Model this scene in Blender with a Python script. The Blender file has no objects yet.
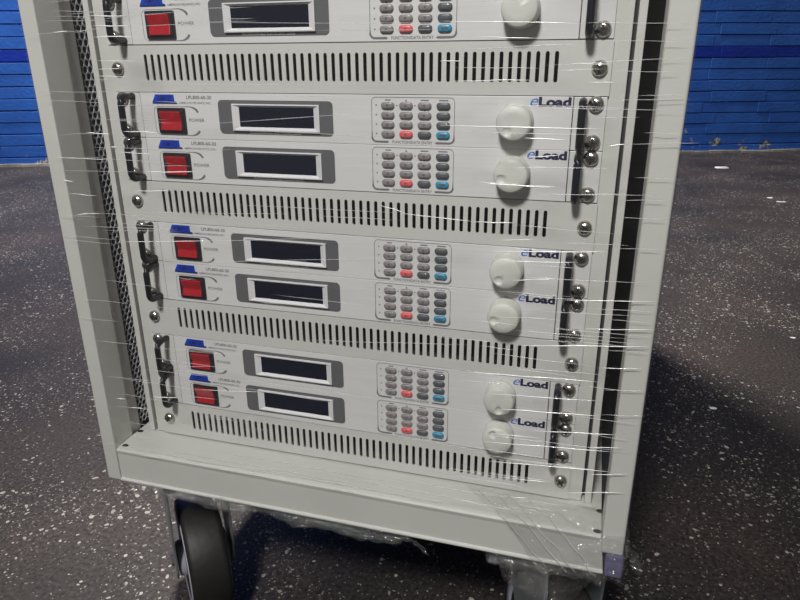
import bpy, bmesh, math, random
from mathutils import Vector, Matrix, noise
from math import pi, sin, cos, radians

C = bpy.context.scene.collection
scene = bpy.context.scene
random.seed(11)
H = 0.690            # height of the top vent panel's screws above the floor

# ------------------------------------------------------------------ camera
cam_d = bpy.data.cameras.new('camera')
cam = bpy.data.objects.new('camera', cam_d)
C.objects.link(cam)
cam_d.sensor_width = 36.0
cam_d.lens = 652.704 / 800 * 36.0
cam_d.clip_start = 0.02
R = Matrix(((0.96006, -0.26408, -0.09244), (0.27973, 0.89905, 0.33684), (-0.00585, -0.34924, 0.93701)))
M4 = Matrix.Identity(4)
for r in range(3):
    M4[r][0] = R[r][0]; M4[r][1] = R[r][2]; M4[r][2] = -R[r][1]
M4[0][3], M4[1][3], M4[2][3] = 0.23362, -0.58952, 0.00978 + H
cam.matrix_world = M4
scene.camera = cam

# ------------------------------------------------------------------ world, lights, exposure
world = bpy.data.worlds.new('hall_air'); scene.world = world
world.use_nodes = True
bg = world.node_tree.nodes['Background']
bg.inputs[0].default_value = (1.0, 0.97, 0.93, 1)
bg.inputs[1].default_value = 0.13
scene.view_settings.view_transform = 'Standard'
scene.view_settings.look = 'None'
scene.view_settings.exposure = 0.0
scene.view_settings.gamma = 1.0
scene.view_settings.use_curve_mapping = False

def aim(o, loc, target):
    o.location = loc
    o.rotation_euler = (Vector(target) - Vector(loc)).to_track_quat('-Z', 'Y').to_euler()

def area_light(name, loc, target, sx, sy, power, col, spread=180):
    d = bpy.data.lights.new(name, 'AREA'); d.shape = 'RECTANGLE'; d.size = sx; d.size_y = sy
    d.energy = power; d.color = col; d.spread = radians(spread)
    o = bpy.data.objects.new(name, d); C.objects.link(o); aim(o, loc, target); return o

sd = bpy.data.lights.new('overhead_spot', 'SPOT')
sd.energy = 215; sd.color = (1.0, 0.985, 0.95); sd.spot_size = radians(30); sd.spot_blend = 0.35; sd.shadow_soft_size = 0.17
so = bpy.data.objects.new('overhead_spot', sd); C.objects.link(so)
aim(so, (0.02, -1.65, H + 1.50), (0.0, 0.0, H - 0.20))
area_light('hall_light', (-1.40, 3.3, 6.6), (0.1, 0.6, 0.0), 0.8, 0.4, 420, (1.0, 0.95, 0.90), 150)
area_light('wall_light', (-2.0, 1.6, 3.2), (-1.9, 4.0, 0.2), 4.0, 0.3, 75, (0.95, 0.97, 1.0), 110)

# ------------------------------------------------------------------ materials
def new_mat(name):
    m = bpy.data.materials.new(name); m.use_nodes = True
    nt = m.node_tree; return m, nt, nt.nodes['Principled BSDF']

def node(nt, t, **kw):
    n = nt.nodes.new(t)
    for k, v in kw.items():
        setattr(n, k, v)
    return n

def mat(name, col, rough=0.5, metal=0.0, bump=0.0, bscale=400, spec=0.5, var=0.0, vscale=20, coat=0.0, stretch=None, trans=0.0):
    m, nt, p = new_mat(name)
    p.inputs['Base Color'].default_value = (*col, 1)
    p.inputs['Roughness'].default_value = rough
    p.inputs['Metallic'].default_value = metal
    p.inputs['Specular IOR Level'].default_value = spec
    p.inputs['Coat Weight'].default_value = coat
    p.inputs['Transmission Weight'].default_value = trans
    tc = node(nt, 'ShaderNodeTexCoord')
    src = tc.outputs['Object']
    if stretch:
        mp = node(nt, 'ShaderNodeMapping'); mp.inputs['Scale'].default_value = stretch
        nt.links.new(src, mp.inputs[0]); src = mp.outputs[0]
    if var > 0:
        n = node(nt, 'ShaderNodeTexNoise'); n.inputs['Scale'].default_value = vscale; n.inputs['Detail'].default_value = 4
        nt.links.new(src, n.inputs['Vector'])
        r = node(nt, 'ShaderNodeValToRGB')
        r.color_ramp.elements[0].position = 0.3; r.color_ramp.elements[1].position = 0.7
        r.color_ramp.elements[0].color = (*[c * (1 - var) for c in col], 1)
        r.color_ramp.elements[1].color = (*[min(1, c * (1 + var)) for c in col], 1)
        nt.links.new(n.outputs['Fac'], r.inputs[0]); nt.links.new(r.outputs[0], p.inputs['Base Color'])
    if bump > 0:
        n = node(nt, 'ShaderNodeTexNoise'); n.inputs['Scale'].default_value = bscale; n.inputs['Detail'].default_value = 3
        nt.links.new(src, n.inputs['Vector'])
        b = node(nt, 'ShaderNodeBump'); b.inputs['Strength'].default_value = bump; b.inputs['Distance'].default_value = 0.001
        nt.links.new(n.outputs['Fac'], b.inputs['Height']); nt.links.new(b.outputs[0], p.inputs['Normal'])
    return m

M = {}
M['cabinet'] = mat('cabinet_grey_paint', (0.545, 0.545, 0.515), 0.42, bump=0.15, bscale=900, var=0.03, vscale=12)
M['vent'] = mat('vent_panel_paint', (0.545, 0.55, 0.525), 0.45, bump=0.15, bscale=900, var=0.02, vscale=15)
M['face'] = mat('brushed_light_face', (0.63, 0.63, 0.63), 0.40, var=0.035, vscale=60, stretch=(0.25, 1, 6))
M['ear'] = mat('ear_aluminium_paint', (0.60, 0.605, 0.60), 0.40, var=0.02, vscale=60)
M['chassis'] = mat('zinc_chassis', (0.08, 0.08, 0.085), 0.5, 0.3)
M['black'] = mat('handle_black', (0.006, 0.007, 0.012), 0.32, bump=0.1, spec=0.35)
M['chrome'] = mat('screw_steel', (0.50, 0.46, 0.43), 0.22, 1.0, bump=0.35, bscale=500)
M['recess'] = mat('screw_recess', (0.02, 0.02, 0.02), 0.6)
M['zinc'] = mat('caster_zinc', (0.42, 0.46, 0.48), 0.35, 0.8, var=0.15, vscale=40)
M['tyre'] = mat('tyre_rubber', (0.014, 0.012, 0.011), 0.55, bump=0.3, bscale=120, var=0.25, vscale=30)
M['hub'] = mat('hub_grey_plastic', (0.33, 0.34, 0.40), 0.5)
M['switch_black'] = mat('switch_black', (0.018, 0.014, 0.02), 0.35)
M['red'] = mat('rocker_red', (0.40, 0.010, 0.020), 0.25, coat=0.4, var=0.15, vscale=120)
M['gold'] = mat('print_grey', (0.16, 0.16, 0.17), 0.5)
M['print'] = mat('print_dark', (0.10, 0.10, 0.12), 0.5)
M['print_light'] = mat('print_light', (0.60, 0.60, 0.60), 0.5)
M['navy'] = mat('print_navy', (0.010, 0.012, 0.05), 0.5)
M['eblue'] = mat('print_blue_e', (0.05, 0.14, 0.50), 0.5)
M['logo'] = mat('logo_blue', (0.006, 0.045, 0.42), 0.4, var=0.2, vscale=300)
M['logo_dark'] = mat('logo_navy', (0.004, 0.014, 0.15), 0.4)
M['sticker'] = mat('bezel_grey', (0.115, 0.115, 0.125), 0.35, bump=0.1, bscale=600)
M['frame'] = mat('window_frame_light', (0.66, 0.66, 0.67), 0.35)
M['glass'] = mat('screen_glass', (0.004, 0.006, 0.018), 0.10, spec=0.5)
M['key'] = mat('key_grey', (0.24, 0.22, 0.225), 0.30, coat=0.3)
M['key_dark'] = mat('key_dark_grey', (0.085, 0.095, 0.105), 0.35, coat=0.3)
M['key_red'] = mat('key_red', (0.70, 0.11, 0.12), 0.30, coat=0.3)
M['key_blue'] = mat('key_blue', (0.035, 0.26, 0.42), 0.30, coat=0.3)
M['knob'] = mat('knob_offwhite', (0.60, 0.60, 0.555), 0.45)
M['gap'] = mat('seam_dark', (0.03, 0.03, 0.03), 0.8)
M['inside'] = mat('cabinet_inside', (0.016, 0.018, 0.028), 0.8)
M['foam'] = mat('foam_lilac', (0.13, 0.12, 0.24), 0.8, bump=0.6, bscale=250, var=0.3, vscale=60)
M['paper'] = mat('scrap_white', (0.75, 0.75, 0.75), 0.7, var=0.1)
M['concrete'] = mat('base_strip', (0.30, 0.28, 0.24), 0.9, var=0.4, vscale=8, bump=0.5, bscale=80)
M['perf'] = mat('perforated_paint', (0.60, 0.62, 0.64), 0.4)

def wall_mat(name, base, dark):
    m, nt, p = new_mat(name)
    tc = node(nt, 'ShaderNodeTexCoord'); geo = node(nt, 'ShaderNodeNewGeometry')
    n1 = node(nt, 'ShaderNodeTexNoise'); n1.inputs['Scale'].default_value = 5; n1.inputs['Detail'].default_value = 6
    nt.links.new(tc.outputs['Object'], n1.inputs['Vector'])
    r1 = node(nt, 'ShaderNodeValToRGB')
    r1.color_ramp.elements[0].position = 0.3; r1.color_ramp.elements[1].position = 0.72
    r1.color_ramp.elements[0].color = (*dark, 1); r1.color_ramp.elements[1].color = (*base, 1)
    nt.links.new(n1.outputs['Fac'], r1.inputs[0])
    # worn paint: chips that grow frequent towards the wall's foot
    n2 = node(nt, 'ShaderNodeTexNoise'); n2.inputs['Scale'].default_value = 9; n2.inputs['Detail'].default_value = 5; n2.inputs['Roughness'].default_value = 0.65
    nt.links.new(tc.outputs['Object'], n2.inputs['Vector'])
    sx = node(nt, 'ShaderNodeSeparateXYZ'); nt.links.new(tc.outputs['Object'], sx.inputs[0])
    mr = node(nt, 'ShaderNodeMapRange'); mr.inputs[1].default_value = 0.0; mr.inputs[2].default_value = 0.30
    mr.inputs[3].default_value = 0.0; mr.inputs[4].default_value = 0.20
    nt.links.new(sx.outputs['Z'], mr.inputs[0])
    sb = node(nt, 'ShaderNodeMath', operation='SUBTRACT'); nt.links.new(n2.outputs['Fac'], sb.inputs[0]); nt.links.new(mr.outputs[0], sb.inputs[1])
    th = node(nt, 'ShaderNodeMapRange'); th.inputs[1].default_value = 0.535; th.inputs[2].default_value = 0.55
    nt.links.new(sb.outputs[0], th.inputs[0])
    n3 = node(nt, 'ShaderNodeTexNoise'); n3.inputs['Scale'].default_value = 30
    nt.links.new(tc.outputs['Object'], n3.inputs['Vector'])
    r3 = node(nt, 'ShaderNodeValToRGB')
    r3.color_ramp.elements[0].position = 0.42; r3.color_ramp.elements[1].position = 0.58
    r3.color_ramp.elements[0].color = (0.06, 0.07, 0.12, 1); r3.color_ramp.elements[1].color = (0.50, 0.46, 0.40, 1)
    nt.links.new(n3.outputs['Fac'], r3.inputs[0])
    mx = node(nt, 'ShaderNodeMix', data_type='RGBA')
    nt.links.new(th.outputs[0], mx.inputs[0]); nt.links.new(r1.outputs[0], mx.inputs[6]); nt.links.new(r3.outputs[0], mx.inputs[7])
    nt.links.new(mx.outputs[2], p.inputs['Base Color'])
    p.inputs['Roughness'].default_value = 0.45
    b = node(nt, 'ShaderNodeBump'); b.inputs['Strength'].default_value = 0.5; b.inputs['Distance'].default_value = 0.006
    n4 = node(nt, 'ShaderNodeTexNoise'); n4.inputs['Scale'].default_value = 45; n4.inputs['Detail'].default_value = 4
    nt.links.new(tc.outputs['Object'], n4.inputs['Vector'])
    nt.links.new(n4.outputs['Fac'], b.inputs['Height']); nt.links.new(b.outputs[0], p.inputs['Normal'])
    return m
M['wall'] = wall_mat('blue_painted_brick', (0.030, 0.135, 0.52), (0.020, 0.095, 0.40))
M['wall_band'] = wall_mat('dark_blue_painted_brick', (0.006, 0.036, 0.38), (0.005, 0.026, 0.30))

def floor_mat():
    m, nt, p = new_mat('worn_asphalt')
    tc = node(nt, 'ShaderNodeTexCoord'); L = nt.links.new
    nz = node(nt, 'ShaderNodeTexNoise'); nz.inputs['Scale'].default_value = 2.2; nz.inputs['Detail'].default_value = 6
    L(tc.outputs['Object'], nz.inputs['Vector'])
    r0 = node(nt, 'ShaderNodeValToRGB'); e = r0.color_ramp.elements
    e[0].position = 0.32; e[0].color = (0.021, 0.019, 0.019, 1)
    e[1].position = 0.70; e[1].color = (0.052, 0.040, 0.035, 1)
    L(nz.outputs['Fac'], r0.inputs[0])
    nf = node(nt, 'ShaderNodeTexNoise'); nf.inputs['Scale'].default_value = 160; nf.inputs['Detail'].default_value = 4
    L(tc.outputs['Object'], nf.inputs['Vector'])
    mrf = node(nt, 'ShaderNodeMapRange'); mrf.inputs[1].default_value = 0.3; mrf.inputs[2].default_value = 0.7; mrf.inputs[3].default_value = 0.35; mrf.inputs[4].default_value = 1.7
    L(nf.outputs['Fac'], mrf.inputs[0])
    mul = node(nt, 'ShaderNodeVectorMath', operation='SCALE')
    L(r0.outputs[0], mul.inputs[0]); L(mrf.outputs[0], mul.inputs['Scale'])
    col = mul.outputs[0]
    # stone chips of three sizes
    dn = node(nt, 'ShaderNodeTexNoise'); dn.inputs['Scale'].default_value = 60; L(tc.outputs['Object'], dn.inputs['Vector'])
    ds = node(nt, 'ShaderNodeVectorMath', operation='SCALE'); ds.inputs['Scale'].default_value = 0.012; L(dn.outputs['Color'], ds.inputs[0])
    ad = node(nt, 'ShaderNodeVectorMath', operation='ADD'); L(tc.outputs['Object'], ad.inputs[0]); L(ds.outputs[0], ad.inputs[1])
    # areas where the stones are worn bare
    wn = node(nt, 'ShaderNodeTexNoise'); wn.inputs['Scale'].default_value = 3.4; wn.inputs['Detail'].default_value = 5
    L(tc.outputs['Object'], wn.inputs['Vector'])
    for sc, th, amount, bright in ((88, 0.22, 0.77, 0.50), (150, 0.25, 0.70, 0.42), (280, 0.27, 0.60, 0.28)):
        v = node(nt, 'ShaderNodeTexVoronoi'); v.inputs['Scale'].default_value = sc; L(ad.outputs[0], v.inputs['Vector'])
        cs = node(nt, 'ShaderNodeSeparateColor'); L(v.outputs['Color'], cs.inputs[0])
        t1 = node(nt, 'ShaderNodeMath', operation='MULTIPLY'); L(cs.outputs[1], t1.inputs[0]); t1.inputs[1].default_value = th * 1.7
        lt = node(nt, 'ShaderNodeMath', operation='LESS_THAN'); L(v.outputs['Distance'], lt.inputs[0]); L(t1.outputs[0], lt.inputs[1])
        sm = node(nt, 'ShaderNodeMath', operation='ADD'); L(cs.outputs[0], sm.inputs[0]); 
        wr = node(nt, 'ShaderNodeMapRange'); wr.inputs[1].default_value = 0.35; wr.inputs[2].default_value = 0.65; wr.inputs[3].default_value = -0.35; wr.inputs[4].default_value = 0.25
        L(wn.outputs['Fac'], wr.inputs[0]); L(wr.outputs[0], sm.inputs[1])
        gt = node(nt, 'ShaderNodeMath', operation='GREATER_THAN'); L(sm.outputs[0], gt.inputs[0]); gt.inputs[1].default_value = amount
        an = node(nt, 'ShaderNodeMath', operation='MULTIPLY'); L(lt.outputs[0], an.inputs[0]); L(gt.outputs[0], an.inputs[1])
        cr = node(nt, 'ShaderNodeValToRGB'); ce = cr.color_ramp.elements
        ce[0].position = 0.0; ce[0].color = (bright * 0.35, bright * 0.30, bright * 0.27, 1)
        ce[1].position = 1.0; ce[1].color = (bright, bright * 0.92, bright * 0.84, 1)
        L(cs.outputs[2], cr.inputs[0])
        mx = node(nt, 'ShaderNodeMix', data_type='RGBA')
        L(an.outputs[0], mx.inputs[0]); L(col, mx.inputs[6]); L(cr.outputs[0], mx.inputs[7]); col = mx.outputs[2]
    L(col, p.inputs['Base Color'])
    p.inputs['Roughness'].default_value = 0.55
    p.inputs['Specular IOR Level'].default_value = 0.3
    b = node(nt, 'ShaderNodeBump'); b.inputs['Strength'].default_value = 0.4; b.inputs['Distance'].default_value = 0.0015
    L(nf.outputs['Fac'], b.inputs['Height']); L(b.outputs[0], p.inputs['Normal'])
    return m
M['floor'] = floor_mat()

def film_mat(name, haze, gloss, rough, bump, bscale, dist, stretch=(1, 1, 1), tint=(1, 1, 1)):
    m = bpy.data.materials.new(name); m.use_nodes = True
    nt = m.node_tree; nt.nodes.remove(nt.nodes['Principled BSDF'])
    out = nt.nodes['Material Output']; L = nt.links.new
    tr = node(nt, 'ShaderNodeBsdfTransparent'); tr.inputs[0].default_value = (*tint, 1)
    df = node(nt, 'ShaderNodeBsdfDiffuse'); df.inputs[0].default_value = (0.8, 0.8, 0.8, 1)
    gl = node(nt, 'ShaderNodeBsdfGlossy'); gl.inputs['Roughness'].default_value = rough
    tc = node(nt, 'ShaderNodeTexCoord'); mp = node(nt, 'ShaderNodeMapping'); mp.inputs['Scale'].default_value = stretch
    L(tc.outputs['Object'], mp.inputs[0])
    nz = node(nt, 'ShaderNodeTexNoise'); nz.inputs['Scale'].default_value = bscale; nz.inputs['Detail'].default_value = 3
    L(mp.outputs[0], nz.inputs['Vector'])
    b = node(nt, 'ShaderNodeBump'); b.inputs['Strength'].default_value = bump; b.inputs['Distance'].default_value = dist
    L(nz.outputs['Fac'], b.inputs['Height']); L(b.outputs[0], gl.inputs['Normal'])
    m1 = node(nt, 'ShaderNodeMixShader'); m1.inputs[0].default_value = haze
    L(tr.outputs[0], m1.inputs[1]); L(df.outputs[0], m1.inputs[2])
    lw = node(nt, 'ShaderNodeLayerWeight'); lw.inputs[0].default_value = 0.5
    pw = node(nt, 'ShaderNodeMath', operation='POWER'); L(lw.outputs['Facing'], pw.inputs[0]); pw.inputs[1].default_value = 4.0
    fm = node(nt, 'ShaderNodeMath', operation='MULTIPLY_ADD'); L(pw.outputs[0], fm.inputs[0]); fm.inputs[1].default_value = min(0.9, 0.45 * gloss); fm.inputs[2].default_value = 0.04 if gloss < 1 or haze > 0.2 else 0.13
    m2 = node(nt, 'ShaderNodeMixShader'); L(fm.outputs[0], m2.inputs[0])
    L(m1.outputs[0], m2.inputs[1]); L(gl.outputs[0], m2.inputs[2]); L(m2.outputs[0], out.inputs[0])
    return m
M['film'] = film_mat('clear_stretch_film', 0.012, 0.8, 0.15, 0.25, 14, 0.004, (0.6, 1, 6))
M['film_crumple'] = film_mat('crumpled_stretch_film', 0.018, 2.5, 0.08, 1.0, 140, 0.008)
M['crease_glint'] = mat('painted_crease_glint', (0.92, 0.92, 0.92), 0.18, coat=1.0)  # glossy white colour stands in for specular highlights on the film's wrinkles
M['crease_glint_soft'] = film_mat('soft_crease_glint', 0.30, 1.0, 0.2, 0.2, 60, 0.002)  # pale haze paints the fainter highlight streaks; also used on the folds

# ------------------------------------------------------------------ mesh helpers
class MB:
    def __init__(s): s.v = []; s.f = []; s.mi = []; s.sm = []
    def add(s, vs, fs, mi=0, smooth=False, xf=None):
        o = len(s.v)
        for v in vs:
            v = Vector(v)
            s.v.append(xf @ v if xf else v)
        for f in fs:
            s.f.append([i + o for i in f]); s.mi.append(mi); s.sm.append(smooth)
    def box(s, x0, x1, y0, y1, z0, z1, mi=0, xf=None):
        vs = [(x0,y0,z0),(x1,y0,z0),(x1,y1,z0),(x0,y1,z0),(x0,y0,z1),(x1,y0,z1),(x1,y1,z1),(x0,y1,z1)]
        s.add(vs, [(0,3,2,1),(4,5,6,7),(0,1,5,4),(1,2,6,5),(2,3,7,6),(3,0,4,7)], mi, False, xf)
    def lathe(s, prof, n=24, axis='y', mi=0, smooth=True, xf=None, centre=(0,0,0)):
        """prof: (radius, height) along axis"""
        vs = []; c = Vector(centre)
        for r, h in prof:
            for k in range(n):
                a = 2 * pi * k / n
                if axis == 'y': v = Vector((r * cos(a), h, r * sin(a)))
                elif axis == 'x': v = Vector((h, r * cos(a), r * sin(a)))
                else: v = Vector((r * cos(a), r * sin(a), h))
                vs.append(v + c)
        fs = []
        for i in range(len(prof) - 1):
            for k in range(n):
                k2 = (k + 1) % n
                fs.append((i*n+k, i*n+k2, (i+1)*n+k2, (i+1)*n+k))
        s.add(vs, fs, mi, smooth, xf)
        s.add(vs[:n], [tuple(range(n))], mi, False, xf)
        s.add(vs[-n:], [tuple(range(n))], mi, False, xf)
    def tube(s, pts, r, n=8, mi=0, xf=None):
        pts = [Vector(p) for p in pts]
        rs = r if isinstance(r, (list, tuple)) else [r] * len(pts)
        vs = []; fs = []
        up = Vector((0.13, 0.2, 0.97))
        for i, p in enumerate(pts):
            t = (pts[min(i+1, len(pts)-1)] - pts[max(i-1, 0)]).normalized()
            if abs(t.dot(up)) > 0.95: up = Vector((1, 0.1, 0))
            a = t.cross(up).normalized(); b = t.cross(a).normalized()
            for k in range(n):
                an = 2 * pi * k / n
                vs.append(p + (a * cos(an) + b * sin(an)) * rs[i])
        for i in range(len(pts) - 1):
            for k in range(n):
                k2 = (k+1) % n
                fs.append((i*n+k, i*n+k2, (i+1)*n+k2, (i+1)*n+k))
        fs.append(tuple(range(n))); fs.append(tuple((len(pts)-1)*n + k for k in range(n)))
        s.add(vs, fs, mi, True, xf)
    def prism(s, loop, y0, y1, mi=0, xf=None):
        """loop of (x, z); extruded from y0 to y1"""
        n = len(loop)
        vs = [(x, y0, z) for x, z in loop] + [(x, y1, z) for x, z in loop]
        fs = [tuple(range(n)), tuple(range(2*n-1, n-1, -1))] + [(i, (i+1)%n, n+(i+1)%n, n+i) for i in range(n)]
        s.add(vs, fs, mi, False, xf)
    def build(s, name, mats, parent=None, bevel=0.0, seg=2, subsurf=0, loc=None):
        me = bpy.data.meshes.new(name); me.from_pydata([tuple(v) for v in s.v], [], s.f)
        for m in (mats if isinstance(mats, (list, tuple)) else [mats]): me.materials.append(m)
        me.polygons.foreach_set('material_index', s.mi); me.polygons.foreach_set('use_smooth', s.sm)
        bm = bmesh.new(); bm.from_mesh(me); bmesh.ops.remove_doubles(bm, verts=bm.verts, dist=1e-6)
        bmesh.ops.recalc_face_normals(bm, faces=bm.faces); bm.to_mesh(me); bm.free()
        me.update()
        o = bpy.data.objects.new(name, me); C.objects.link(o)
        if parent: o.parent = parent
        if loc: o.location = loc
        if bevel:
            b = o.modifiers.new('bevel', 'BEVEL'); b.width = bevel; b.segments = seg; b.limit_method = 'ANGLE'; b.harden_normals = False
        return o

def rounded(x0, x1, z0, z1, r, n=5):
    pts = []
    for cx, cz, a0 in ((x1-r, z1-r, 0), (x0+r, z1-r, 90), (x0+r, z0+r, 180), (x1-r, z0+r, 270)):
        for k in range(n + 1):
            a = radians(a0 + 90 * k / n); pts.append((cx + r * cos(a), cz + r * sin(a)))
    return pts

def curve_mesh(loops, depth, mats, name, parent=None, y=0.0, loc=None):
    """flat plate with holes from closed (x, z) loops, first the outline"""
    cu = bpy.data.curves.new(name, 'CURVE'); cu.dimensions = '2D'; cu.fill_mode = 'BOTH'; cu.extrude = depth / 2
    for lp in loops:
        sp = cu.splines.new('POLY'); sp.points.add(len(lp) - 1); sp.use_cyclic_u = True
        for i, (x, z) in enumerate(lp): sp.points[i].co = (x, z, 0, 1)
    return cv_to_obj(cu, mats, name, parent, y + depth / 2, loc)

def cv_to_obj(cu, mats, name, parent, y, loc=None):
    tmp = bpy.data.objects.new(name, cu); C.objects.link(tmp)
    dg = bpy.context.evaluated_depsgraph_get(); dg.update()
    me = bpy.data.meshes.new_from_object(tmp.evaluated_get(dg), depsgraph=dg)
    bpy.data.objects.remove(tmp); bpy.data.curves.remove(cu)
    me.transform(Matrix(((1,0,0,0),(0,0,-1,y),(0,1,0,0),(0,0,0,1))))
    me.materials.clear()
    for m in (mats if isinstance(mats, (list, tuple)) else [mats]): me.materials.append(m)
    me.name = name
    o = bpy.data.objects.new(name, me); C.objects.link(o)
    if parent: o.parent = parent
    if loc: o.location = loc
    return o

def text(body, x0, x1, zb, h, m, name, parent, y=0.0, bold=0.0, depth=0.0001, shear=0.0):
    """lettering whose capitals are h high, fitted between x0 and x1, baseline at zb"""
    cu = bpy.data.curves.new(name, 'FONT'); cu.body = body; cu.size = 1.0; cu.offset = bold; cu.extrude = 0; cu.shear = shear
    cu.resolution_u = 3
    o = cv_to_obj(cu, m, name, parent, 0)
    xs = [v.co.x for v in o.data.vertices]; zs = [v.co.z for v in o.data.vertices]
    capz = 0.73 if not bold else 0.73 + 2 * bold
    sxx = (x1 - x0) / (max(xs) - min(xs)); szz = h / (max(zs) - max(0, min(zs))) if max(zs) else 1
    for v in o.data.vertices:
        v.co = Vector((x0 + (v.co.x - min(xs)) * sxx, y - depth, zb + v.co.z * szz))
    return o

def empty(name, loc, label=None, cat=None, group=None, rz=0):
    o = bpy.data.objects.new(name, None); o.empty_display_size = 0.05; C.objects.link(o)
    o.location = loc; o.rotation_euler = (0, 0, rz)
    tag(o, label, cat, group); return o

def tag(o, label=None, cat=None, group=None, kind=None):
    if label: o['label'] = label
    if cat: o['category'] = cat
    if group: o['group'] = group
    if kind: o['kind'] = kind
    return o

def copy_tree(o, parent=None):
    c = o.copy(); C.objects.link(c); c.parent = parent
    for ch in list(o.children): copy_tree(ch, c)
    return c

# ------------------------------------------------------------------ the setting: floor and brick wall
mb = MB(); mb.box(-9, 9, -3, 9, -0.05, 0)
fl = mb.build('floor', M['floor']); tag(fl, 'dark worn asphalt floor with pale stone chips', kind='structure')

wall_ang = radians(21.694)
WA = Vector((-3.5716, 3.0799, 0))
mb = MB()
mb.box(-4, 11, 0.012, 0.25, -0.02, 3.0, 0)
ch = 0.0775; z0 = -0.0175
rnd = random.Random(5)
for k in range(0, 41):
    za = max(0.0, z0 + k * ch); zb = z0 + (k + 1) * ch
    if zb > 3.0: break
    x = -4 - rnd.uniform(0, 0.2) if k % 2 else -4 - 0.11
    while x < 11:
        L_ = 0.43 + rnd.uniform(-0.004, 0.004)
        j = rnd.uniform(-0.0025, 0.0025); t = rnd.uniform(-0.0015, 0.0015)
        g = 0.0035
        mb.box(x + g * 0.2, x + L_ - g * 0.2, 0.0 + j, 0.02, za + g + t, zb - g + t, 1 if k == 9 else 0)
        x += L_
wb = mb.build('wall_back', [M['wall'], M['wall_band']], bevel=0.002, seg=1)
wb.location = WA; wb.rotation_euler = (0, 0, wall_ang)
tag(wb, 'bright blue painted brick wall with one darker blue course', kind='structure')
mb = MB(); 
n = 120
for i in range(n):
    xa = -4 + 15 * i / n; xb = -4 + 15 * (i + 1) / n
    mb.box(xa, xb, -0.03 + rnd.uniform(-0.006, 0.006), 0.004, -0.002, 0.016 + rnd.uniform(-0.003, 0.003))
bs = mb.build('trim_1', M['concrete']); bs.location = WA; bs.rotation_euler = (0, 0, wall_ang)
tag(bs, 'pale dusty strip along the foot of the blue wall', kind='structure')

# ------------------------------------------------------------------ the cabinet
TOP = 1.22
cab = empty('equipment_rack_cabinet', (0, 0.50, 0), 'tall light grey steel rack cabinet on casters, holding the electronic load units', 'rack cabinet')
OFF = Vector((0, -0.50, H))      # local offset of rack coordinates
XF = Matrix.Translation(OFF)
def cpart(mb, name, m, bevel=0.0, seg=2, parent=cab):
    for i, v in enumerate(mb.v): mb.v[i] = v + OFF
    return mb.build(name, m, parent, bevel, seg)

FY = -0.0475
for s in (-1, 1):
    # corner post: front face, inner return with a step, outer side
    mb = MB()
    q = 0.279 if s < 0 else 0.2755
    lo = [(0.2965, FY), (0.2965, 0.004), (0.2815, 0.004), (0.2815, -0.0145), (q, -0.0145), (q, FY)]
    if s < 0: lo = [(-x, y) for x, y in lo]
    nn = len(lo); zb_, zt_ = (-0.468 if s < 0 else -0.443), TOP
    vs = [(x, y, zb_) for x, y in lo] + [(x, y, zt_) for x, y in lo]
    mb.add(vs, [tuple(range(nn)), tuple(range(2*nn-1, nn-1, -1))] + [(i, (i+1)%nn, nn+(i+1)%nn, nn+i) for i in range(nn)])
    cpart(mb, 'corner_post', M['cabinet'], 0.0022, 3)
# bottom ledge and apron
mb = MB()
prof = [(0.85, -0.4238), (FY + 0.005, -0.4238), (FY + 0.002, -0.4246), (FY + 0.0006, -0.4265), (FY + 0.0010, -0.4290), (FY + 0.0016, -0.4310), (FY + 0.0016, -0.4645), (FY - 0.0006, -0.4655), (FY - 0.0010, -0.4670), (FY - 0.0004, -0.4682), (FY + 0.016, -0.4684),
        (FY + 0.016, -0.4660), (FY + 0.0040, -0.4650), (FY + 0.0040, -0.4270), (0.85, -0.4262)]
nn = len(prof)
vs = [(-0.2785, a, b) for a, b in prof] + [(0.2750 if b > -0.44 else 0.280, a, b) for a, b in prof]
mb.add(vs, [tuple(range(nn)), tuple(range(2*nn-1, nn-1, -1))] + [(i, (i+1)%nn, nn+(i+1)%nn, nn+i) for i in range(nn)])
led = cpart(mb, 'bottom_ledge', M['cabinet'], 0.0003, 2)
for i, (x, y) in enumerate(((-0.2715, -0.0385), (-0.2745, -0.006), (0.271, -0.041), (0.2735, -0.009))):
    mb = MB(); mb.lathe([(0.0032, -0.4237), (0.0030, -0.4234)], 16, 'z', centre=(0, 0, 0))
    for j, v in enumerate(mb.v): mb.v[j] = Vector((v.x * 1.25 + x, v.y * 0.9 + y, v.z))
    cpart(mb, 'screw_hole', M['recess'], parent=led)
# base frame beneath
mb = MB(); mb.box(-0.295, 0.295, 0.03, 1.20, -0.466, -0.43); cpart(mb, 'base_frame', M['inside'])
# mounting rails: face behind the panel flanges, dark groove, thin strip
for s in (-1, 1):
    mb = MB()
    def bx(x0, x1, y0, y1, mi):
        a, b = (x0, x1) if s > 0 else (-x1, -x0)
        mb.box(a, b, y0, y1, -0.423, TOP - 0.002, mi)
    bx(0.225, 0.2542, 0.0015, 0.004, 0)
    bx(0.2532, 0.2542, 0.004, 0.03, 0)
    bx(0.2540, 0.2585, 0.012, 0.014, 1)
    bx(0.2575, 0.2640, -0.0005, 0.030, 0)
    cpart(mb, 'mounting_rail', [M['cabinet'], M['gap']], 0.0006, 2)
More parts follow.
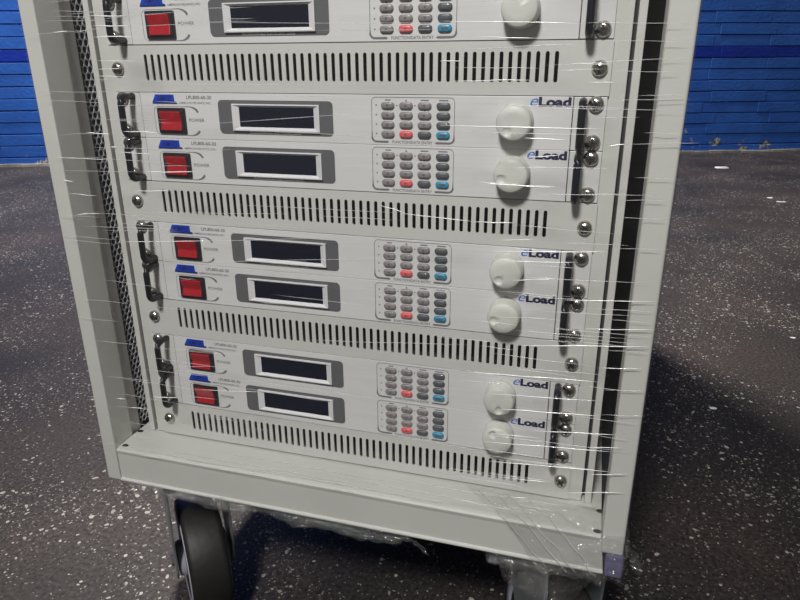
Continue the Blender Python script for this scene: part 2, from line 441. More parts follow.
# filler panel above the seen units, roof, sides, back door
mb = MB(); mb.box(-0.2413, 0.2413, -0.001, 0.0012, 0.0680, TOP - 0.003); cpart(mb, 'blank_panel', M['vent'], 0.0005)
mb = MB(); mb.box(-0.2965, 0.2965, FY, 1.22, TOP, TOP + 0.03); cpart(mb, 'roof', M['cabinet'], 0.002)
mb = MB(); mb.box(-0.2965, 0.2965, 1.205, 1.22, -0.462, TOP - 0.001); cpart(mb, 'rear_door', M['inside'])
for s in (-1, 1):
    mb = MB(); a, b = (0.288, 0.292) if s > 0 else (-0.292, -0.288)
    mb.box(a, b, 0.072, 1.204, -0.429, TOP - 0.001)
    a, b = (0.2945, 0.2962) if s > 0 else (-0.2962, -0.2945)
    mb.box(a, b, 0.0042, 1.204, -0.466, TOP - 0.001); cpart(mb, 'side_panel', M['inside'])
    # perforated strip of the side, real holes
    mb = MB(); R0 = 0.0044; r0 = 0.0033; X = s * 0.2835
    hx = R0 * math.sqrt(3)
    ny = 9; nz = int((TOP - 0.02 + 0.42) / (1.5 * R0))
    hexo = []
    for k in range(12):
        rr = R0 if k % 2 == 0 else R0 * cos(radians(30))
        hexo.append((rr * sin(radians(30*k)), rr * cos(radians(30*k))))
    hexi = [(r0 * sin(radians(30*k)), r0 * cos(radians(30*k))) for k in range(12)]
    for iz in range(nz):
        cz = -0.417 + iz * 1.5 * R0
        for iy in range(ny):
            cy = 0.007 + hx * iy + (hx / 2 if iz % 2 else 0)
            vs = [(X, cy + a, cz + b) for a, b in hexo] + [(X, cy + a, cz + b) for a, b in hexi]
            mb.add(vs, [(k, (k+1)%12, 12+(k+1)%12, 12+k) for k in range(12)])
    po = cpart(mb, 'perforated_panel', M['perf'])
    sm = po.modifiers.new('thickness', 'SOLIDIFY'); sm.thickness = 0.0008

# casters
def caster(x, y, turn):
    root_xf = Matrix.Translation(OFF) @ Matrix.Translation((x, y, 0)) @ Matrix.Rotation(turn, 4, 'Z')
    RW = 0.077; zc = -H + RW; wy = -0.030
    def put(w, name, m, par, bev=0.0):
        for i, v in enumerate(w.v): w.v[i] = root_xf @ v
        return w.build(name, m, par, bev, 2)
    mb = MB()
    mb.box(-0.05, 0.05, -0.05, 0.05, -0.468, -0.4625)                         # top plate
    mb.lathe([(0.033, -0.468), (0.036, -0.474), (0.030, -0.484)], 24, 'z')    # swivel race
    mb.box(-0.0375, 0.0375, -0.062, 0.040, -0.4900, -0.4830)                    # fork crown
    for s in (-1, 1):
        loop = [(0.038, -0.4825), (-0.062, -0.4825), (-0.064, -0.520), (-0.058, zc), (-0.050, zc - 0.016), (-0.036, zc - 0.022), (-0.020, zc - 0.016), (0.010, -0.545), (0.030, -0.515), (0.038, -0.50)]
        nn = len(loop); a, b = (0.0345, 0.0375) if s > 0 else (-0.0375, -0.0345)
        vs = [(a, p, q) for p, q in loop] + [(b, p, q) for p, q in loop]
        mb.add(vs, [tuple(range(nn)), tuple(range(2*nn-1, nn-1, -1))] + [(i, (i+1)%nn, nn+(i+1)%nn, nn+i) for i in range(nn)])
    ct = put(mb, 'caster', M['zinc'], cab, 0.001)
    w = MB(); w.lathe([(RW-.014, -0.0245), (RW-.004, -0.0240), (RW-.001, -0.021), (RW, -0.017), (RW, 0.017), (RW-.001, 0.021), (RW-.004, 0.0240), (RW-.014, 0.0245)], 56, 'x', centre=(0, wy, zc))
    put(w, 'wheel', M['tyre'], ct)
    w = MB()
    w.lathe([(0.016, -0.033), (0.022, -0.032), (0.024, -0.024), (0.050, -0.022), (0.058, -0.0255), (0.0658, -0.0255), (0.0658, 0.0255), (0.058, 0.0255), (0.050, 0.022), (0.024, 0.024), (0.022, 0.032), (0.016, 0.033)], 36, 'x', centre=(0, wy, zc))
    put(w, 'hub', M['hub'], ct)
    w = MB(); w.lathe([(0.0075, -0.041), (0.0075, -0.0376), (0.005, -0.0375), (0.005, 0.0375), (0.0075, 0.0376), (0.0075, 0.041)], 6, 'x', centre=(0, wy, zc), smooth=False)
    put(w, 'axle_bolt', M['chrome'], ct)
    for px, py in ((-0.040, -0.040), (0.040, -0.040), (-0.040, 0.040), (0.040, 0.040)):
        w = MB(); w.lathe([(0.005, -0.4725), (0.005, -0.4681)], 6, 'z', centre=(px, py, 0), smooth=False)
        put(w, 'plate_bolt', M['chrome'], ct)
caster(-0.243, 0.036, radians(42)); caster(0.222, 0.035, radians(35)); caster(-0.22, 1.10, radians(170)); caster(0.22, 1.10, radians(185))

# ------------------------------------------------------------------ screw prototype pieces
def screw_mb(x, z, y=0.0, r=0.0066, ang=0.5):
    mb = MB()
    prof = [(r, 0), (r, -0.0012), (r*0.93, -0.0026), (r*0.75, -0.0040), (r*0.5, -0.0049), (r*0.2, -0.0053)]
    mb.lathe([(a, h + y) for a, h in prof], 20, 'y', centre=(x, 0, z))
    for k in range(2):
        xf = Matrix.Translation((x, y - 0.0050, z)) @ Matrix.Rotation(ang + k * pi / 2, 4, 'Y')
        mb.box(-r * 0.55, r * 0.55, -0.0006, 0.0016, -r * 0.15, r * 0.15, 1, xf)
    return mb

# ------------------------------------------------------------------ vent panel
def make_vent():
    root = empty('vent_panel', (0, 0, 0))
    U = 0.02222
    outer = [(-0.2413, 0.0005), (0.2413, 0.0005), (0.2413, 2*U - 0.0005), (-0.2413, 2*U - 0.0005)]
    loops = [outer]
    for i in range(53):
        cx = -0.1991 + i * 0.39625 / 52
        w = 0.00165; zb_ = U - 0.0112; zt_ = U + 0.0135
        lp = []
        for k in range(7):
            a = pi * k / 6; lp.append((cx + w * cos(a), zt_ - w + w * sin(a)))
        for k in range(7):
            a = pi + pi * k / 6; lp.append((cx + w * cos(a), zb_ + w + w * sin(a)))
        loops.append(lp)
    curve_mesh(loops, 0.0016, M['vent'], 'plate', root, y=-0.0014)
    mb = MB(); mb.box(-0.20, 0.20, 0.10, 0.102, 0.002, 2*U - 0.002); mb.box(-0.2165, 0.2165, 0.0008, 0.102, 0.0005, 0.0014)
    for x in (-0.2165, 0.2155): mb.box(x, x + 0.001, 0.0008, 0.102, 0.0015, 2*U - 0.002)
    mb.build('backing', M['chassis'], root)
    screw_mb(-0.2318, U, -0.0014, ang=0.3).build('screw', [M['chrome'], M['recess']], root)
    screw_mb(0.2320, U, -0.0014, ang=0.9).build('screw', [M['chrome'], M['recess']], root)
    return root

P = 0.13335; U = 0.02222
vent_labels = ['grey slotted vent panel directly below the topmost load unit',
    'grey slotted vent panel directly below the first complete pair of load units',
    'grey slotted vent panel between the middle and the lowest pair of load units',
    'lowest grey slotted vent panel, just above the bottom ledge of the cabinet']
vp = make_vent()
for i in range(4):
    o = vp if i == 0 else copy_tree(vp)
    o.location = (0, 0, H - P * i - U)
    tag(o, vent_labels[i], 'vent panel', 'slotted vent panels in the rack')

# ------------------------------------------------------------------ electronic load unit
def make_load():
    root = empty('electronic_load', (0, 0, 0))
    zc = U
    F = -0.0014                        # front of the face plate
    mb = MB(); mb.box(-0.2112, 0.2132, F, 0.0, 0.0001, 2*U - 0.0001); mb.build('face_plate', M['face'], root, 0.0004, 2)
    mb = MB(); mb.box(-0.2413, -0.2118, -0.0010, 0.0008, 0.0003, 2*U - 0.0003); mb.build('mounting_ear', M['ear'], root, 0.0004)
    mb = MB(); mb.box(0.2139, 0.2405, -0.0010, 0.0008, 0.0003, 2*U - 0.0003); mb.build('mounting_ear', M['ear'], root, 0.0004)
    mb = MB(); mb.box(-0.216, 0.216, 0.0009, 0.50, 0.0009, 2*U - 0.0009); mb.build('chassis', M['chassis'], root)
    for x in (-0.2203, 0.2215):
        pts = [(x, -0.001, zc + 0.0185)]
        h = 0.0205; hz = 0.0185; rr = 0.007
        for k in range(6):
            a = radians(90 * k / 5); pts.append((x, -h + rr - rr * sin(a), zc + hz - rr + rr * cos(a)))
        for k in range(6):
            a = radians(90 * k / 5); pts.append((x, -h + rr - rr * cos(a), zc - hz + rr - rr * sin(a)))
        pts.append((x, -0.001, zc - 0.0185))
        mb = MB(); mb.tube(pts, 0.0033, 12)
        mb.build('handle', M['black'], root)
    k = 0
    for x in (-0.2318, 0.2318):
        for dz in (0.0162, -0.0150):
            k += 1
            screw_mb(x, zc + dz, -0.0010, ang=0.35 * k).build('screw', [M['chrome'], M['recess']], root)
    # power switch
    sx0, sx1, sz0, sz1 = -0.1925, -0.1607, zc - 0.0174, zc + 0.0078
    mb = MB(); mb.prism(rounded(sx0, sx1, sz0, sz1, 0.0015, 3), F - 0.0018, F + 0.0005); mb.prism(rounded(sx0+0.002, sx1-0.002, sz0+0.002, sz1-0.002, 0.001, 2), F - 0.0026, F - 0.0017)
    sw = mb.build('power_switch', M['switch_black'], root, 0.0004)
    mb = MB()
    vs = [(sx0+0.0042, F-0.0060, sz1-0.0034), (sx1-0.0042, F-0.0060, sz1-0.0034), (sx1-0.0042, F-0.0028, zc-0.0055), (sx0+0.0042, F-0.0028, zc-0.0055),
          (sx0+0.0042, F-0.0048, sz0+0.0034), (sx1-0.0042, F-0.0048, sz0+0.0034)]
    bk = [(x, F + 0.0, z) for x, y, z in vs]
    mb.add(vs + bk, [(0,3,2,1), (3,4,5,2), (0,1,7,6), (1,2,8,7), (2,5,11,8), (5,4,10,11), (4,3,9,10), (3,0,6,9)])
    mb.build('rocker', M['red'], sw, 0.0008, 2)
    # bracket line printed round the switch, thickening at its two free ends
    pts = []
    xl, zt, zb_ = -0.1968, zc + 0.0089, zc - 0.0190
    path = [(-0.1465, zc + 0.0035, 0.0011), (-0.1480, zc + 0.0058, 0.0012), (-0.1510, zc + 0.0078, 0.0009), (-0.1550, zt, 0.00045), (-0.165, zt, 0.00025), (-0.1925, zt, 0.00022), (-0.1955, zt - 0.0015, 0.00022), (xl, zt - 0.0045, 0.00025),
            (xl, zb_ + 0.0045, 0.00025), (-0.1955, zb_ + 0.0015, 0.00022), (-0.1925, zb_, 0.00022), (-0.165, zb_, 0.00025), (-0.1550, zb_, 0.00045), (-0.1510, zb_ + 0.0011, 0.0009), (-0.1480, zb_ + 0.0030, 0.0012), (-0.1465, zb_ + 0.0052, 0.0011)]
    mb = MB()
    def stripe(mb, path, y, closed=False):
        vs = []; nn = len(path)
        for i, (x, z, w) in enumerate(path):
            a = path[(i-1) % nn] if (closed or i > 0) else path[0]; b = path[(i+1) % nn] if (closed or i < nn-1) else path[-1]
            t = Vector((b[0]-a[0], b[1]-a[1])).normalized(); nx, nz_ = -t.y, t.x
            vs += [(x + nx*w, y, z + nz_*w), (x - nx*w, y, z - nz_*w)]
        m_ = nn if closed else nn - 1
        mb.add(vs, [(2*i, 2*((i+1)%nn), 2*((i+1)%nn)+1, 2*i+1) for i in range(m_)])
    stripe(mb, path, F - 0.00012)
    mb.build('printed_bracket', M['gold'], root)
    text('POWER', -0.1575, -0.1400, zc - 0.0054, 0.0031, M['print'], 'lettering', root, F, 0.006)
    text('LPL800-60-30', -0.1580, -0.1300, zc + 0.0163, 0.0033, M['print'], 'lettering', root, F, 0.012)
    text('AMERICAN RELIANCE, INC.', -0.1670, -0.1308, zc + 0.0116, 0.0020, M['print'], 'lettering', root, F, 0.010)
    # maker's mark
    mb = MB(); mb.prism([(-0.1932, zc+0.0204), (-0.1722, zc+0.0204), (-0.1718, zc+0.0140), (-0.1690, zc+0.0132), (-0.1690, zc+0.0117), (-0.1972, zc+0.0117), (-0.1968, zc+0.0138)], F - 0.0004, F)
    lg = mb.build('maker_badge', M['logo'], root)
    mb = MB(); mb.prism([(-0.1690, zc+0.0131), (-0.1690, zc+0.0117), (-0.1972, zc+0.0117), (-0.1969, zc+0.0131)], F - 0.0006, F - 0.0004)
    mb.build('badge_edge', M['logo_dark'], lg)
    text('AMREL', -0.1925, -0.1735, zc + 0.0140, 0.0052, M['logo_dark'], 'badge_lettering', lg, F - 0.0004, 0.01, shear=0.25)
    # display
    mb = MB(); mb.prism(rounded(-0.1232, -0.0032, zc - 0.0158, zc + 0.0159, 0.0042), F - 0.0006, F)
    dp = mb.build('display', M['sticker'], root)
    x0, x1, z0_, z1_ = -0.1073, -0.0160, zc - 0.0127, zc + 0.0125
    a0, a1, b0, b1 = -0.1003, -0.0225, zc - 0.0090, zc + 0.0095
    yo, yi = F - 0.0030, F - 0.0007
    mb = MB()
    o_ = [(x0, yo, z0_), (x1, yo, z0_), (x1, yo, z1_), (x0, yo, z1_)]
    e_ = [(x0+.001, yo-0.0002, z0_+.001), (x1-.001, yo-0.0002, z0_+.001), (x1-.001, yo-0.0002, z1_-.001), (x0+.001, yo-0.0002, z1_-.001)]
    i_ = [(a0, yi, b0), (a1, yi, b0), (a1, yi, b1), (a0, yi, b1)]
    w_ = [(x0, F, z0_), (x1, F, z0_), (x1, F, z1_), (x0, F, z1_)]
    mb.add(w_ + o_ + e_ + i_, [(4*j + k, 4*j + (k+1) % 4, 4*(j+1) + (k+1) % 4, 4*(j+1) + k) for j in range(3) for k in range(4)])
    mb.build('display_frame', M['frame'], dp)
    mb = MB(); mb.box(a0 - 0.0002, a1 + 0.0002, yi - 0.0001, yi + 0.001, b0 - 0.0002, b1 + 0.0002); mb.build('screen', M['glass'], dp)
    text('PROGRAMMABLE ELECTRONIC LOAD', -0.0905, -0.0365, zc - 0.01525, 0.0023, M['print_light'], 'display_lettering', dp, F - 0.0006, 0.02)
    # keypad
    mb = MB(); kx0, kx1, kz0, kz1 = 0.0350, 0.1122, zc - 0.0193, zc + 0.0200
    loop = rounded(kx0, kx1, kz0, kz1, 0.0040)
    path = []
    for x, z in loop:
        w = 0.00028
        path.append((x, z, w))
    path = [(0.0945, kz0, w)] + path[18:] + path[:18] + [(0.0515, kz0, w)]
    stripe(mb, path, F - 0.00012)
    def thick(cx, sgn, xe):
        pth = [(cx, kz0 + 0.010, 0.0003), (cx, kz0 + 0.0045, 0.0006)]
        for k in range(5):
            a = radians(90 * k / 4); pth.append((cx + sgn * (0.0042 - 0.0042 * cos(a)), kz0 + 0.0042 - 0.0042 * sin(a), 0.0009))
        pth.append((xe, kz0, 0.0010))
        stripe(mb, pth, F - 0.00016)
    thick(kx0, 1, 0.0505); thick(kx1, -1, 0.0955)
    kp = mb.build('keypad', M['gold'], root)
    text('FUNCTION/DATA ENTRY', 0.0545, 0.0925, kz0 - 0.0012, 0.0025, M['print'], 'keypad_lettering', kp, F, 0.012)
    for r_ in range(4):
        for c_ in range(4):
            cx = 0.0505 + c_ * 0.01725; cz = zc + 0.0130 - r_ * 0.00840
            m_ = M['key']
            if c_ == 3: m_ = M['key_blue'] if r_ == 3 else M['key_dark']
            elif r_ == 3 and c_ == 2: m_ = M['key_dark']
            elif r_ == 3 and c_ == 1: m_ = M['key_red']
            mb = MB(); n_ = 6; vs = []; fs = []
            rings = [(1.0, 0.0), (1.0, -0.0012), (0.93, -0.0019), (0.75, -0.0024), (0.4, -0.0027)]
            for sc, h in rings:
                lp = rounded(-0.0063*sc, 0.0063*sc, -0.0030*sc, 0.0030*sc, 0.0028*sc, 4)
                vs += [(cx + a, F + h, cz + b) for a, b in lp]
            q = len(lp)
            for j in range(len(rings) - 1):
                for k in range(q): fs.append((j*q+k, j*q+(k+1)%q, (j+1)*q+(k+1)%q, (j+1)*q+k))
            mb.add(vs, fs, 0, True); mb.add(vs[-q:], [tuple(range(q))], 0, True)
            # tiny symbol printed on the key
            mb.box(cx - (0.0030 if c_ == 3 else 0.0009), cx + (0.0030 if c_ == 3 else 0.0009), F - 0.00285, F - 0.0026, cz - 0.0008, cz + 0.0010, 1)
            key = mb.build('key', [m_, M['print']], kp)
            if m_ is M['key_red']: key['label'] = 'red key'
            if m_ is M['key_blue']: key['label'] = 'blue key'
    mb = MB()
    for r_ in range(4):
        mb.box(0.0388, 0.0400, F - 0.0002, F, zc + 0.0125 - r_ * 0.0084, zc + 0.0138 - r_ * 0.0084)
    for cx in (0.0591, 0.0763): mb.prism([(cx-0.0008, zc+0.0122), (cx+0.0009, zc+0.0130), (cx-0.0008, zc+0.0138)], F - 0.0002, F)
    for c_ in range(3):
        cx = 0.0505 + c_ * 0.01725
        mb.prism([(cx-0.0011, zc+0.0166 if c_ == 1 else zc+0.0097), (cx+0.0011, zc+0.0166 if c_ == 1 else zc+0.0097), (cx, zc+0.0186 if c_ == 1 else zc+0.0080)], F - 0.0002, F)
    for cx, w in ((0.0505, 0.0026), (0.0850, 0.0036), (0.1023, 0.0042)): mb.box(cx - w, cx + w, F - 0.0002, F, zc + 0.0172, zc + 0.0182)
    mb.build('key_symbol', M['gold'], kp)
    # eLoad mark
    text('e', 0.1778, 0.1846, zc + 0.0142, 0.0062, M['eblue'], 'lettering', root, F, 0.0, shear=0.35)
    text('Load', 0.1848, 0.2118, zc + 0.0143, 0.0074, M['navy'], 'lettering', root, F, 0.047)
    # knob
    mb = MB(); r = 0.0152
    mb.lathe([(r*1.02, -0.0), (r*1.02, -0.002), (r, -0.0025), (r*0.985, -0.0150), (r*0.95, -0.0168), (r*0.88, -0.0178), (r*0.5, -0.0182), (0.0003, -0.0183)], 48, 'y')
    # finger dimple cut into the face
    kn = mb.build('knob', M['knob'], None)
    cut = MB(); cut.lathe([(0.0001 if k in (0, 16) else 0.0052 * sin(pi * k / 16), -0.0205 - 0.0040 * cos(pi * k / 16)) for k in range(17)], 24, 'y', centre=(0, 0, -0.0088))
    co = cut.build('cutter', M['knob'], None)
    bo = kn.modifiers.new('dimple', 'BOOLEAN'); bo.operation = 'DIFFERENCE'; bo.object = co; bo.solver = 'EXACT'
    dg = bpy.context.evaluated_depsgraph_get(); dg.update()
    me = bpy.data.meshes.new_from_object(kn.evaluated_get(dg), depsgraph=dg); me.name = 'knob'
    kn.modifiers.clear(); kn.data = me; bpy.data.objects.remove(co)
    kn.parent = root; kn.location = (0.1662, F, zc + 0.0012)
    return root

proto = make_load()
units = [(0.0445, 'topmost load unit in view, above the highest vent panel', 40),
    (-0.04445, 'load unit with red switch directly under the highest vent panel, upper of its pair', -42),
    (-0.0889, 'load unit directly above the second vent panel, lower of the highest complete pair', -65),
    (-0.04445 - P, 'load unit with red switch directly under the second vent panel, upper of the middle pair', -35),
    (-0.0889 - P, 'load unit with red switch resting above the third vent panel, lower of the middle pair', -80),
    (-0.04445 - 2*P, 'load unit with red switch directly under the third vent panel, upper of the lowest pair', 100),
    (-0.0889 - 2*P, 'lowest load unit with red switch, directly above the bottom vent panel', 150)]
for i, (z, lab, ang) in enumerate(units):
    o = proto if i == 0 else copy_tree(proto)
    o.location = (0, 0, H + z - U)
    tag(o, lab, 'electronic load', 'electronic load units in the rack')
    for c in o.children:
        if c.name.startswith('knob'): c.rotation_euler = (0, radians({40:-150, -42:35, -65:70, -35:40, -80:75, 100:-5, 150:150}[ang]), 0)

# ------------------------------------------------------------------ stretch film
film = empty('stretch_film', (0, -0.061, H - 0.462), 'clear plastic stretch film wrapped tightly across the front of the cabinet, crumpled below', 'stretch film')
FO = Vector((0, 0.061, 0.462))
def fpart(mb, name, m, bevel=0.0):
    for i, v in enumerate(mb.v): mb.v[i] = v + FO
    return mb.build(name, m, film)
# the taut sheet: a shallow U round both front corners, pleated by the tension
mb = MB()
cols = [(-0.2980, 0.45), (-0.2980, 0.0), (-0.2980, -0.042), (-0.2975, -0.0480), (-0.295, -0.0503)] + [(-0.29 + 0.58 * i / 40, -0.0505) for i in range(41)] + [(0.295, -0.0503), (0.2975, -0.0480), (0.2980, -0.042), (0.2980, 0.0), (0.2980, 0.45)]
rows = 90; vs = []
for j in range(rows + 1):
    z = -0.466 + 0.83 * j / rows
    for (x, y) in cols:
        w = noise.noise(Vector((x * 2.2, 3.1, z * 60))) * 0.0010 + noise.noise(Vector((x * 6, 7.1, z * 25))) * 0.0006
        front = 1 if abs(x) < 0.296 else 0
        vs.append((x, y + w * front, z))
nc = len(cols)
mb.add(vs, [(j*nc+i, j*nc+i+1, (j+1)*nc+i+1, (j+1)*nc+i) for j in range(rows) for i in range(nc-1)], 0, True)
fpart(mb, 'wrap_sheet', M['film'])
# white tubes painting the highlights of wrinkles pulled tight in the sheet
ST = [(110,35.6,217,32.2,1),(217,32.2,290,30.9,0),(138,23.7,185,22.4,1),(212,4.6,242,3.1,1),(226,-8.9,244,-9.5,1),(110,6.4,128,6.3,1),(121,-8.6,184,-7.6,1),(111,-42.8,238,-43.1,2),(179,-51.4,213,-52.0,2),(244,-55.7,257,-53.8,2),(257,-53.8,309,-51.6,0),(182,-67.0,208,-63.7,1),(145,-87.9,206,-90.0,2),(146,-89.5,211,-88.9,1),(76,-118.0,141,-122.0,1),(141,-122.0,175,-120.7,2),(164,-136.1,192,-134.1,1),(159,-146.2,252,-140.0,2),(170,-155.1,229,-150.4,1),(176,-170.8,213,-166.6,2),(221,-184.7,293,-179.3,1),(240,-209.3,296,-203.9,1),(183,-231.2,293,-219.7,2),(254,-244.5,290,-240.6,1),(143,-263.4,174,-262.2,1),(155,-262.8,256,-257.8,2),(156,-283.3,258,-276.4,1),(171,-297.8,261,-291.0,2),(201,-315.4,275,-308.1,2),(162,-325.2,210,-322.4,1),(155,-335.2,274,-326.0,2),(164,-356.0,274,-347.5,2),(172,-372.8,223,-368.5,1),(251,-324.9,282,-320.5,1),(256,-354.2,290,-346.6,1),(236,-378.2,289,-367.4,1),(186,-393.1,204,-390.7,2),(-216,45.9,-175,45.0,2),(-213,37.5,-175,36.9,2),(-175,36.9,-96,37.1,0),(-214,28.3,-172,27.7,2),(-215,7.7,-172,7.5,1),(-216,0.8,-190,0.7,1),(-216,-5.4,-183,-6.2,1),(-240,-57.6,-212,-57.9,2),(-214,-70.2,-207,-69.9,2),(-207,-74.7,-169,-75.3,1),(-183,-92.9,-123,-90.5,2),(-195,-111.9,-154,-109.9,2),(-278,-104.7,-266,-106.2,2),(-284,-82.0,-220,-82.7,1),(-270,-140.2,-250,-138.0,1),(-272,-117.6,-241,-119.1,1),(-198,-54.8,-159,-55.7,2),(-264,-137.8,-240,-137.4,1),(-222,-165.4,-120,-157.1,1),(-260,-350.7,-248,-350.2,2),(-243,-359.7,-225,-359.4,1),(-212,-342.2,-178,-338.4,2),(-102,38.0,125,33.9,0),(-254,46.7,-216,45.1,0),(-237,32.0,-205,35.7,0),(-258,33.1,-241,33.7,2),(-286,-20.1,-194,-19.4,0),(-287,-27.6,-207,-29.4,0),(-193,-13.2,94,-11.0,0),(-124,-47.7,77,-31.5,0),(-243,-154.2,-149,-150.0,0),(-162,-161.1,9,-145.1,0),(-153,-181.1,94,-157.5,0),(-180,-301.1,-127,-292.8,0),(-149,-324.3,-77,-316.2,1),(-80,-119.4,76,-118.0,0),(58,-111.9,81,-117.7,1),(-203,-133.2,-29,-125.0,0),(-219,-372.6,-167,-369.3,0),(37,-192.9,149,-183.4,0),(-27,-251.3,142,-236.2,0),(239,20.3,292,18.4,0),(241,-1.1,288,-1.8,0),(243,-21.7,298,-20.4,0),(257,-97.0,292,-96.0,0),(258,-111.4,294,-110.1,0),(255,-136.4,293,-135.2,0),(258,-265.3,297,-260.6,0),(261,-290.0,298,-285.1,0)]
mb = MB()
rnd = random.Random(3)
for xa, za, xb, zb_, k in ST:
    L_ = abs(xb - xa); n_ = max(6, L_ // 8)
    rmax = {2: 0.00062, 1: 0.00042, 0: 0.00034}[k]
    pts = []; rs = []
    ph = rnd.uniform(0, 9)
    for i in range(n_ + 1):
        t = i / n_
        pts.append(((xa + (xb - xa) * t) / 1000, -0.0520 + 0.0006 * noise.noise(Vector((t * 3, ph, 0))), (za + (zb_ - za) * t) / 1000 + 0.0007 * noise.noise(Vector((t * 2.5, ph, 4)))))
        rs.append(rmax * (0.15 + 0.85 * min(1, 4 * t, 5 * (1 - t)) * (0.75 + 0.5 * noise.noise(Vector((t * 7, ph, 9))))))
    mb.tube(pts, rs, 5, {2: 0, 1: 0, 0: 1}[k])
for q in range(150):  # faint painted highlight streaks scattered over the sheet
    xa = rnd.choice([rnd.uniform(-0.296, -0.15), rnd.uniform(-0.29, 0.2), rnd.uniform(0.10, 0.27)]); L_ = rnd.uniform(0.025, 0.12); xb = min(0.296, xa + L_)
    za = rnd.uniform(-0.425, 0.12); sl = rnd.uniform(-0.03, 0.05)
    n_ = 10; ph = rnd.uniform(0, 50)
    pts = [(xa + (xb - xa) * i / n_, -0.0516, za + sl * (xb - xa) * i / n_ + 0.0008 * noise.noise(Vector((i * 0.25, ph, 4)))) for i in range(n_ + 1)]
    mb.tube(pts, [0.00028 * (0.1 + min(1, 4 * i / n_, 4 * (1 - i / n_))) for i in range(n_ + 1)], 4, 1)
# folds lying along the front of the ledge and down the slanting edge of the loose film
for yy, dz, xa, xb in ((-0.044, 0.0012, -0.255, -0.05), (-0.041, 0.0014, -0.10, 0.13), (-0.036, 0.0012, -0.21, 0.02), (-0.030, 0.001, -0.02, 0.17), (-0.022, 0.001, -0.16, 0.06), (-0.016, 0.001, 0.05, 0.25)):
    pts = [(xa + (xb - xa) * i / 14, yy + 0.002 * noise.noise(Vector((i * .3, yy * 99, 1))), -0.4238 + dz) for i in range(15)]
    mb.tube(pts, [0.00045 * (0.1 + min(1, i / 4, (14 - i) / 4)) for i in range(15)], 5, 1)
for k in range(7):
    pts = []
    for i in range(16):
        t = i / 15
        pts.append((0.140 + 0.010 * k + 0.075 * t + 0.006 * noise.noise(Vector((t * 5, k * 3.3, 0))), min(-0.012 - 0.09 * t, 0) if t < 0.45 else -0.0525, -0.4215 if t < 0.45 else -0.4215 - (t - 0.45) * 0.085 + 0.004 * noise.noise(Vector((t * 5, k * 3.3, 5)))))
    if k in (1, 3, 4, 6): mb.tube(pts, [0.0010 * (0.4 + 0.6 * abs(noise.noise(Vector((i * .7, k, 2))))) for i in range(16)], 5, 1)
fpart(mb, 'crease_glints', [M['crease_glint'], M['crease_glint_soft']])

def crumple(name, fn, nu, nv, amp, freq, seed, m):
    """fn(u,v) -> base point; displaced by folded noise"""
    mb = MB(); vs = []
    for j in range(nv + 1):
        for i in range(nu + 1):
            p = Vector(fn(i / nu, j / nv))
            q = p * freq + Vector((seed, seed * 1.7, 0))
            d = Vector((noise.noise(q), noise.noise(q + Vector((31, 0, 0))), noise.noise(q + Vector((0, 57, 0)))))
            d2 = Vector((noise.noise(q * 2.7), noise.noise(q * 2.7 + Vector((31, 0, 0))), noise.noise(q * 2.7 + Vector((0, 57, 0)))))
            d3 = Vector((abs(d.x), abs(d.y), abs(d.z))) * 0
            vs.append(p + d * amp + d2 * amp * 0.45 + d3)
    mb.add(vs, [(j*(nu+1)+i, j*(nu+1)+i+1, (j+1)*(nu+1)+i+1, (j+1)*(nu+1)+i) for j in range(nv) for i in range(nu)], 0, False)
    return fpart(mb, name, m)

# rolled film under the apron
def roll(u, v):
    x = -0.262 + 0.345 * u; a = 2 * pi * v
    r = 0.0062 + 0.0018 * sin(u * 23) + (0.003 if 0.15 < u < 0.4 else 0) + 0.003 * max(0, sin((u - .55) * 7))
    if u > 0.97: r *= 0.3
    return (x, -0.0445 + r * cos(a), -0.4735 - 0.002 * u + r * sin(a) * 0.8)
crumple('rolled_film', roll, 90, 12, 0.0035, 90, 3, M['film_crumple'])
def tail(u, v):
    a = 2 * pi * v; r = 0.0028 + 0.0016 * sin(u * 12)
    return (0.076 + 0.026 * u + r * cos(a), -0.049 + 0.01 * u, -0.470 - 0.016 * u * u - 0.008 * u + r * sin(a))
crumple('film_tail', tail, 24, 8, 0.003, 160, 8, M['film_crumple'])
# loose film over the lower right ledge, and gathered round the right caster
def drape(u, v):
    s_ = v * 0.095
    xl = 0.135 + 0.05 * min(1, v * 2) + 0.03 * max(0, v * 2 - 1)
    x = xl + (0.299 - xl) * u
    if s_ < 0.040: return (x, -0.008 - s_, -0.4200)
    return (x, -0.0530, -0.4185 - (s_ - 0.040) * 0.95)
crumple('draped_film', drape, 60, 34, 0.0034, 45, 21, M['film_crumple'])
def gather(u, v):
    a = -0.25 * pi + 1.5 * pi * u - pi * 0.25
    return (0.222 + 0.050 * cos(a + pi) , 0.010 - 0.050 * abs(sin(a)) - 0.006 * v, -0.470 - 0.045 * v)
crumple('gathered_film', gather, 60, 20, 0.009, 50, 12, M['film_crumple'])
def under(u, v):
    x = 0.165 + 0.115 * u; a = 2 * pi * v
    return (x, -0.042 + 0.008 * cos(a), -0.477 + 0.006 * sin(a))
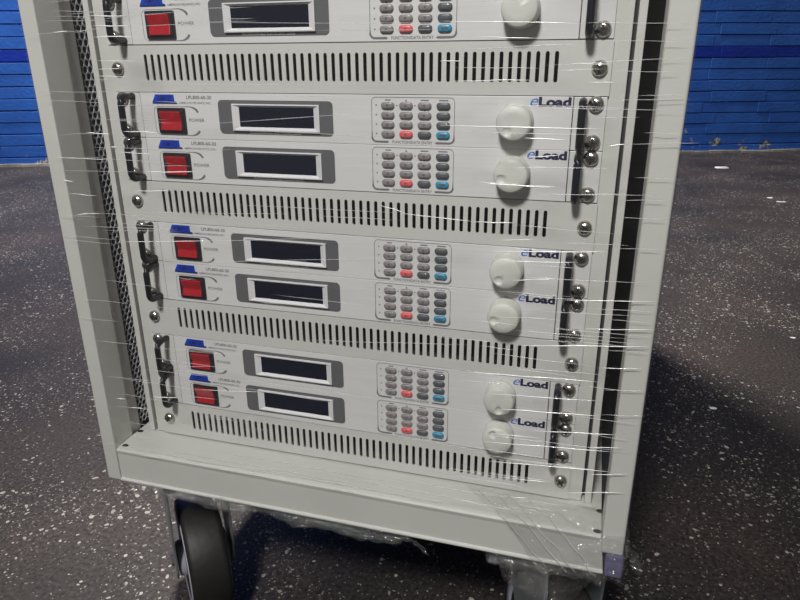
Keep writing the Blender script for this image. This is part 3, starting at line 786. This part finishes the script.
crumple('rolled_film', under, 40, 12, 0.005, 80, 17, M['film_crumple'])
def shred(x0, y0, z0, dx, dz, w):
    return lambda u, v: (x0 + dx * v + w * (u - .5), y0, z0 + dz * v)
for x0, z0, dx, dz, w, sd_ in ((0.300, -0.430, 0.012, -0.024, 0.010, 1), (0.306, -0.438, 0.006, -0.020, 0.006, 2), (0.268, -0.466, 0.002, -0.016, 0.006, 5)):
    crumple('film_shred', shred(x0, -0.049, z0, dx, dz, w), 6, 10, 0.003, 180, sd_, M['film_crumple'])

# lilac foam pad at the foot of the right post
mb = MB(); mb.box(-0.0085, 0.0085, -0.001, 0.030, 0, 0.0265)
fp = mb.build('foam_pad', M['foam'], None, 0.002, 2)
fp.location = (0.2895, -0.047, H - 0.470)
tag(fp, 'small lilac foam pad caught in the film under the right corner post', 'foam pad')

# ------------------------------------------------------------------ litter on the floor
def scrap(x, y, s_, lab, seed):
    mb = MB(); r_ = random.Random(seed); loop = []
    for k in range(9):
        a = 2 * pi * k / 9; q = s_ * r_.uniform(0.6, 1.0); loop.append((q * cos(a) * 1.7, q * sin(a)))
    nn = 9
    vs = [(a, b, 0.0002) for a, b in loop] + [(a * 0.9, b * 0.9, s_ * r_.uniform(0.12, 0.3)) for a, b in loop]
    mb.add(vs, [tuple(range(nn)), tuple(range(2*nn-1, nn-1, -1))] + [(i, (i+1)%nn, nn+(i+1)%nn, nn+i) for i in range(nn)])
    o = mb.build('paper_scrap', M['paper']); o.location = (x, y, 0); tag(o, lab, 'scrap', 'white scraps on the floor')
scrap(1.0485, 4.1643, 0.0300, 'largest white scrap on the floor near the blue wall, right of the cabinet', 0)
scrap(1.1356, 3.1797, 0.0120, 'small white scrap on the floor right of the cabinet, second nearest the wall', 1)
scrap(1.1661, 3.0846, 0.0140, 'thin pale scrap on the floor by the right edge, mid-way to the wall', 2)
scrap(0.7823, 1.2107, 0.0060, 'small white scrap on the asphalt by the right edge, level with the shadow edge', 3)
scrap(0.5256, 0.7594, 0.0060, 'lone white scrap lying within the shadow right of the cabinet', 4)
